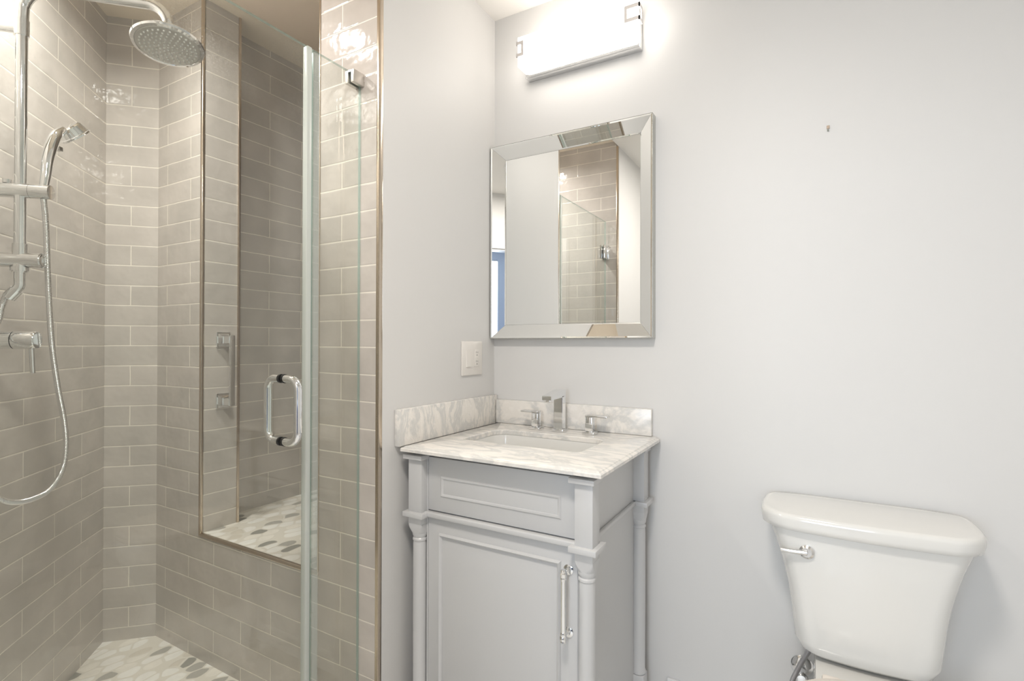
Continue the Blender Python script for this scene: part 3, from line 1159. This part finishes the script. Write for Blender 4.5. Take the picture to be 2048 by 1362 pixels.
# undermount basin
bs = MB()
secs = []
for ins, z in ((-0.012, CB - 0.0005), (-0.002, CB - 0.0006), (0.0, CB - 0.006), (0.004, CB - 0.06), (0.014, CB - 0.110), (0.05, CB - 0.132), (0.11, CB - 0.138)):
    secs.append(rrect(SX0 + ins, SX1 - ins, SY0 + ins * 0.9, SY1 - ins * 0.9, 0.03, 8, z, radii=tuple(max(0.008, q_ - ins * 0.25) for q_ in SR)))
bs.loft(secs, cap=False)
ctr = bs.bm
vs = [v for v in bs.bm.verts if abs(v.co.z - (CB - 0.138)) < 1e-5]
bmesh.ops.contextual_create(bs.bm, geom=vs)
bas = thing('sink_basin', 'white undermount basin below the marble countertop', 'sink', (0.32, -0.26, CB - 0.138))
bs.build('bowl', M_PORC, bas)
MB().lathe([(0.0, 0.004), (0.016, 0.004), (0.021, 0.001), (0.021, 0.0)], (0.3225, -0.24, CB - 0.1375), (0, 0, 1)).build('drain', M_CHROME, bas)

# faucet: square spout and two square handles
FY = -0.078


def tap_base(cx, cy, w=0.046):
    return MB().box(cx - w / 2, cx + w / 2, cy - w / 2, cy + w / 2, CT + 0.0002, CT + 0.009, 0.0015)


fc = thing('faucet', 'square chrome faucet with a tall spout and two lever handles behind the sink', 'faucet', (0.326, FY, CT))
tap_base(0.326, FY, 0.046).build('base_plate', M_CHROME2, fc)
sp = MB()
sp.box(0.309, 0.343, FY - 0.014, FY + 0.016, CT + 0.009, CT + 0.128, 0.0015)
a0 = [Vector((0.309, FY + 0.016, CT + 0.128)), Vector((0.343, FY + 0.016, CT + 0.128)), Vector((0.343, FY + 0.016, CT + 0.150)), Vector((0.309, FY + 0.016, CT + 0.150))]
a1 = [Vector((0.309, FY - 0.014, CT + 0.123)), Vector((0.343, FY - 0.014, CT + 0.123)), Vector((0.343, FY - 0.014, CT + 0.149)), Vector((0.309, FY - 0.014, CT + 0.149))]
a2 = [Vector((0.309, FY - 0.105, CT + 0.120)), Vector((0.343, FY - 0.105, CT + 0.120)), Vector((0.343, FY - 0.105, CT + 0.134)), Vector((0.309, FY - 0.105, CT + 0.134))]
sp.loft([a0, a1, a2])
spo = sp.build('spout', M_CHROME, fc, flat=True)
MB().box(0.315, 0.337, FY - 0.101, FY - 0.079, CT + 0.112, CT + 0.1205, 0.001).build('aerator', M_CHROME2, spo)
for cx, s in ((0.232, -1), (0.442, 1)):
    tap_base(cx, FY, 0.044).build('base_plate', M_CHROME2, fc)
    hd_ = MB().box(cx - 0.0125, cx + 0.0125, FY - 0.015, FY + 0.015, CT + 0.009, CT + 0.060, 0.0015).build('handle', M_CHROME, fc)
    x0, x1 = (cx - 0.0125, cx + 0.066) if s > 0 else (cx - 0.058, cx + 0.0125)
    MB().box(x0, x1, FY - 0.015, FY + 0.015, CT + 0.0602, CT + 0.067, 0.0015).build('lever', M_CHROME2, hd_)

# ------------------------------------------------------------------ bevelled mirror
mr = thing('wall_mirror', 'rectangular wall mirror with a wide sloping mirrored frame above the sink', 'mirror', (0.328, 0, 1.254))
OX0, OX1, OZ0, OZ1, OY = 0.0055, 0.6485, 1.2545, 2.0125, -0.038
IX0, IX1, IZ0, IZ1, IY = 0.0615, 0.5995, 1.3085, 1.9595, -0.011
# backing tray that follows the sloping frame
bk = MB()
e_ = 0.0012
ring = lambda x0, x1, z0, z1, y: [Vector((x0, y, z0)), Vector((x1, y, z0)), Vector((x1, y, z1)), Vector((x0, y, z1))]
bk.loft([ring(OX0, OX1, OZ0, OZ1, -0.0005), ring(OX0, OX1, OZ0, OZ1, OY), ring(OX0 + 0.0015, OX1 - 0.0015, OZ0 + 0.0015, OZ1 - 0.0015, OY),
         ring(IX0 - 0.001, IX1 + 0.001, IZ0 - 0.001, IZ1 + 0.001, IY + 0.0015), ring(IX0 + 0.002, IX1 - 0.002, IZ0 + 0.002, IZ1 - 0.002, IY + 0.0025)], cap=False)
bk.build('backing', pbsdf('silver_side', srgb(186, 186, 180), 0.25, 0.7), mr, flat=True)
MB().box(IX0 + 0.0005, IX1 - 0.0005, IY - 0.0005, IY + 0.003, IZ0 + 0.0005, IZ1 - 0.0005).build('mirror_pane', M_MIRROR, mr, flat=True)
g = 0.0007
oz = 0.0022
corn_o = [(OX0 + oz, OZ0 + oz), (OX1 - oz, OZ0 + oz), (OX1 - oz, OZ1 - oz), (OX0 + oz, OZ1 - oz)]
corn_i = [(IX0, IZ0), (IX1, IZ0), (IX1, IZ1), (IX0, IZ1)]
for k in range(4):
    j = (k + 1) % 4
    o0, o1, i0, i1 = corn_o[k], corn_o[j], corn_i[k], corn_i[j]
    du = Vector((o1[0] - o0[0], 0, o1[1] - o0[1])).normalized() * g

    def v3(p, y):
        return Vector((p[0], y, p[1]))
    inw = Vector((0, 0, 1)) if k == 0 else Vector((-1, 0, 0)) if k == 1 else Vector((0, 0, -1)) if k == 2 else Vector((1, 0, 0))
    A = v3(o0, OY - 0.0005) + du
    B = v3(o1, OY - 0.0005) - du
    C_ = v3(i1, IY - 0.0015) - du
    D = v3(i0, IY - 0.0015) + du
    # strip with its own narrow polished bevels at both long edges
    nrm = (B - A).cross(D - A).normalized()
    if nrm.y > 0:
        nrm = -nrm
    bw_ = 0.006
    def mixp(p, q_, d):
        return p + (q_ - p).normalized() * d
    A2, B2 = mixp(A, D, bw_), mixp(B, C_, bw_)
    D2, C2 = mixp(D, A, bw_), mixp(C_, B, bw_)
    lift = nrm * 0.0010
    mb = MB()
    mb.quad(A, B, B2 + lift, A2 + lift)
    mb.quad(A2 + lift, B2 + lift, C2 + lift, D2 + lift)
    mb.quad(D2 + lift, C2 + lift, C_, D)
    bkp = -nrm * 0.0012
    mb.quad(A + bkp, D + bkp, C_ + bkp, B + bkp)
    mb.quad(A, A + bkp, B + bkp, B)
    mb.quad(D, C_, C_ + bkp, D + bkp)
    mb.quad(A, D, D + bkp, A + bkp)
    mb.quad(B, B + bkp, C_ + bkp, C_)
    bmesh.ops.remove_doubles(mb.bm, verts=mb.bm.verts, dist=1e-6)
    mb.build('frame_strip', M_MIRROR, mr, flat=True)

# ------------------------------------------------------------------ vanity light
vl = thing('vanity_wall_light', 'long lit white bath bar light with square chrome clips above the mirror', 'light', (0.39, 0, 2.25))
DX_0, DX_1, DZ0, DZ1 = 0.166, 0.621, 2.262, 2.370
def lsec(x0, x1, y, ins=0.0):
    return [Vector((x0 + ins, y, DZ0 + ins)), Vector((x1 - ins, y, DZ0 + ins)), Vector((x1 - ins, y, DZ1 - ins)), Vector((x0 + ins, y, DZ1 - ins))]


MB().loft([lsec(DX_0, DX_1, -0.106, 0.0015), lsec(DX_0, DX_1, -0.1045), lsec(DX_0, 0.6005, -0.036)]).build('diffuser', M_LAMP, vl, flat=True)
MB().box(0.160, 0.604, -0.034, -0.0005, 2.249, 2.384, 0.002).box(DX_0 + 0.004, 0.602, -0.050, -0.030, 2.249, 2.2615, 0.001).build('back_plate', M_CHROME2, vl)
for sgn, xa, xb in ((-1, DX_0, DX_0 + 0.026), (1, DX_1 - 0.048, DX_1)):
    za, zb = 2.296, 2.352
    cw = 0.0125
    mb = MB()
    yf = -0.1105
    xo = DX_1 + 0.004 if sgn > 0 else DX_0 - 0.004
    x_in = xa if sgn > 0 else xb
    lo, hi = min(x_in, xo), max(x_in, xo)
    mb.box(lo, hi, yf, -0.1062, zb - cw, zb)
    mb.box(lo, hi, yf, -0.1062, za, za + cw)
    if sgn > 0:
        mb.box(x_in, x_in + cw * 0.8, yf, -0.1062, za + cw, zb - cw)
        mb.box(DX_1 + 0.0003, xo, yf, -0.076, zb - cw, zb)
        mb.box(DX_1 + 0.0003, xo, yf, -0.076, za, za + cw)
        mb.box(DX_1 + 0.0003, xo, -0.084, -0.076, za + cw, zb - cw)
    else:
        mb.box(x_in - cw * 0.8, x_in, yf, -0.1062, za + cw, zb - cw)
        mb.box(xo, DX_0 - 0.0003, yf, -0.002, zb - cw, zb)
        mb.box(xo, DX_0 - 0.0003, yf, -0.002, za, za + cw)
    mb.build('clip', M_CLIP, vl, flat=True)

# ------------------------------------------------------------------ switch and outlet plate
sw = thing('switch_and_outlet_plate', 'white double wall plate with a rocker switch and an outlet beside the mirror', 'switch', (0, -0.1625, 1.115))
MB().box(0.0002, 0.006, -0.229, -0.096, 1.116, 1.243, 0.0025).build('plate', M_PLATE, sw)
rk = MB()
s0 = [Vector(p) for p in ((0.006, -0.205, 1.147), (0.006, -0.173, 1.147), (0.006, -0.173, 1.212), (0.006, -0.205, 1.212))]
s1 = [Vector(p) for p in ((0.0105, -0.204, 1.148), (0.0105, -0.174, 1.148), (0.0065, -0.174, 1.211), (0.0065, -0.204, 1.211))]
rk.loft([s0, s1])
rk.build('rocker', M_PLATE, sw, flat=True)
ot = MB().box(0.006, 0.0075, -0.152, -0.118, 1.147, 1.213, 0.001)
oto = ot.build('outlet', M_PLATE, sw)
for zc in (1.197, 1.163):
    s = MB()
    s.box(0.0075, 0.0078, -0.1415, -0.1398, zc + 0.001, zc + 0.008)
    s.box(0.0075, 0.0078, -0.1302, -0.1285, zc + 0.001, zc + 0.007)
    s.cyl((0.0075, -0.135, zc - 0.006), (0.0078, -0.135, zc - 0.006), 0.0022, seg=16)
    s.build('socket_slots', M_SLOT, oto)
MB().box(0.0075, 0.0085, -0.146, -0.136, 1.177, 1.183).box(0.0075, 0.0085, -0.134, -0.124, 1.177, 1.183).build('test_buttons', M_PLATE, oto)

# ------------------------------------------------------------------ wall anchor left in the wall
an = thing('wall_anchor', 'tiny plastic anchor with a screw hole left in the bare wall', 'wall anchor', (1.1525, 0, 1.858))
MB().box(1.1490, 1.1565, -0.003, -0.0003, 1.866, 1.876, 0.001).build('anchor_collar', M_ANCHOR, an)
MB().cyl((1.1525, -0.0002, 1.862), (1.1525, -0.004, 1.861), 0.0026, seg=12).build('anchor_screw', pbsdf('dull_steel', srgb(120, 118, 105), 0.4, 0.7), an)

# ------------------------------------------------------------------ toilet
TC = 1.2270
tl = thing('toilet', 'white two-piece toilet with a flared tank against the back wall', 'toilet', (TC, -0.35, 0))


def tank_sec(hw, y0, y1, z, r=0.038, bow=0.012):
    pts = rrect(TC - hw, TC + hw, y0, y1, r, 8, z, radii=(r, r, 0.015, 0.015))
    out = []
    for p in pts:
        u = (p.x - TC) / hw
        k = (y1 - p.y) / (y1 - y0)
        out.append(Vector((p.x, p.y - bow * (1 - u * u) * k, p.z)))
    # add front subdivision by keeping order (flat spans stay straight between corners)
    return out


def dense(loop, n=6):
    out = []
    L = len(loop)
    for i in range(L):
        a, b = loop[i], loop[(i + 1) % L]
        m = n if (b - a).length > 0.06 else 1
        for k in range(m):
            out.append(a.lerp(b, k / m))
    return out


def bowed(hw, y0, y1, z, rf, rb, bow, sidebow=0.0):
    pts = dense(rrect(TC - hw, TC + hw, y0, y1, rf, 8, z, radii=(rf, rf, rb, rb)), 10)
    out = []
    for p in pts:
        u = max(-1, min(1, (p.x - TC) / hw))
        k = (y1 - p.y) / (y1 - y0)
        sb = sidebow * math.sin(math.pi * min(1, max(0, k))) * (1 if u > 0 else -1) * abs(u) ** 3
        out.append(Vector((p.x + sb, p.y - bow * (1 - u * u) * k, p.z)))
    return out


tk = MB()
prof = [(0.4100, 0.112, -0.170), (0.4140, 0.128, -0.186), (0.425, 0.144, -0.197), (0.45, 0.1565, -0.203), (0.50, 0.161, -0.206), (0.55, 0.1665, -0.208), (0.60, 0.174, -0.210), (0.64, 0.1825, -0.213),
        (0.67, 0.190, -0.215), (0.70, 0.1985, -0.217), (0.725, 0.207, -0.219), (0.748, 0.215, -0.221)]
tk.loft([bowed(hw, yf, -0.022, z, 0.040, 0.02, 0.012) for z, hw, yf in prof])
tk.build('tank', M_PORC, tl, angle=60)
ld = MB()
lid = [(0.7485, 0.2245, -0.229), (0.7500, 0.2285, -0.232), (0.762, 0.2305, -0.234), (0.778, 0.2320, -0.235), (0.786, 0.2300, -0.233), (0.7895, 0.2255, -0.229), (0.7905, 0.2190, -0.223)]
ld.loft([bowed(hw, yf, -0.014, z, 0.062, 0.040, 0.018, 0.008) for z, hw, yf in lid])
ld.build('tank_lid', M_PORC, tl, angle=60)
lv = MB().lathe([(0.0, 0.009), (0.012, 0.009), (0.0175, 0.005), (0.0180, 0.0)], (1.100, -0.2245, 0.696), (-0.12, -1, 0), 32)
lv.tube([(1.100, -0.2345, 0.696), (1.070, -0.2365, 0.695), (1.040, -0.2335, 0.694)], [0.0068, 0.006, 0.0058], 16)
lv.build('flush_lever', M_CHROME2, tl)


def ell(cx, cy, rx, ry, z, n=40, p=2.2):
    out = []
    for k in range(n):
        a = 2 * math.pi * k / n
        c, s = math.cos(a), math.sin(a)
        out.append(Vector((cx + rx * abs(c) ** (2 / p) * (1 if c > 0 else -1), cy + ry * abs(s) ** (2 / p) * (1 if s > 0 else -1), z)))
    return out


bl = MB()
bl.loft([ell(TC, -0.40, 0.125, 0.24, 0.0, p=3), ell(TC, -0.40, 0.120, 0.235, 0.03, p=3), ell(TC, -0.40, 0.105, 0.215, 0.10, p=2.6), ell(TC, -0.42, 0.110, 0.235, 0.20), ell(TC, -0.45, 0.150, 0.255, 0.30),
         ell(TC, -0.49, 0.174, 0.232, 0.36), ell(TC, -0.505, 0.180, 0.215, 0.395), ell(TC, -0.505, 0.175, 0.211, 0.400)])
bl.loft([ell(TC, -0.22, 0.095, 0.14, 0.22, p=4), ell(TC, -0.22, 0.108, 0.16, 0.32, p=4.5), ell(TC, -0.22, 0.112, 0.165, 0.388, p=5), ell(TC, -0.22, 0.108, 0.162, 0.403, p=5)])
bl.build('bowl', M_PORC, tl, angle=60)
MB().cyl((TC, -0.12, 0.402), (TC, -0.12, 0.411), 0.03).build('tank_gasket', M_BLACK, tl)
st = MB()
st.loft([ell(TC, -0.507, 0.180, 0.208, 0.4015), ell(TC, -0.507, 0.186, 0.212, 0.405), ell(TC, -0.507, 0.186, 0.212, 0.414), ell(TC, -0.507, 0.182, 0.209, 0.417)])
st.build('seat', M_SEAT, tl, angle=60)
sl2 = MB()
sl2.loft([ell(TC, -0.505, 0.182, 0.210, 0.4175), ell(TC, -0.505, 0.187, 0.214, 0.420), ell(TC, -0.505, 0.187, 0.214, 0.427), ell(TC, -0.505, 0.178, 0.206, 0.434), ell(TC, -0.505, 0.12, 0.15, 0.438)])
sl2.build('seat_lid', M_SEAT, tl, angle=60)
for x in (TC - 0.075, TC + 0.075):
    MB().box(x - 0.02, x + 0.02, -0.315, -0.280, 0.391, 0.424, 0.006).build('hinge', M_SEAT, tl)

# water supply stop behind the toilet
sv = thing('supply_stop_valve', 'chrome water stop valve with round wall plate low behind the toilet', 'valve', (1.085, 0, 0.24))
MB().lathe([(0.0, 0.013), (0.012, 0.013), (0.022, 0.009), (0.031, 0.002), (0.032, 0.0)], (1.085, -0.0003, 0.276), (0, -1, 0), 40).build('wall_plate', M_CHROME, sv)
MB().cyl((1.085, -0.012, 0.276), (1.085, -0.060, 0.276), 0.009).cyl((1.085, -0.048, 0.256), (1.085, -0.048, 0.290), 0.010).build('valve_body', M_CHROME, sv)
MB().lathe([(0.0, 0.016), (0.012, 0.015), (0.016, 0.010), (0.017, 0.004), (0.010, 0.0)], (1.085, -0.060, 0.276), (0, -1, 0), 28).build('valve_handle', M_CHROME2, sv)
hzp = [Vector((1.120, -0.100, 0.411))] + [on_plane(x, y, (0, 1, 0), c) for x, y, c in ((1606, 1320, -0.100), (1594, 1342, -0.105), (1584, 1366, -0.105), (1588, 1392, -0.100), (1602, 1400, -0.080), (1607, 1388, -0.055))] + [Vector((1.085, -0.048, 0.262))]
hz = MB().tube(spline(hzp, 10), 0.0066, 16).build('braided_supply_line', M_BRAID)
tag(hz, 'braided steel supply line looping up to the toilet tank', 'hose')
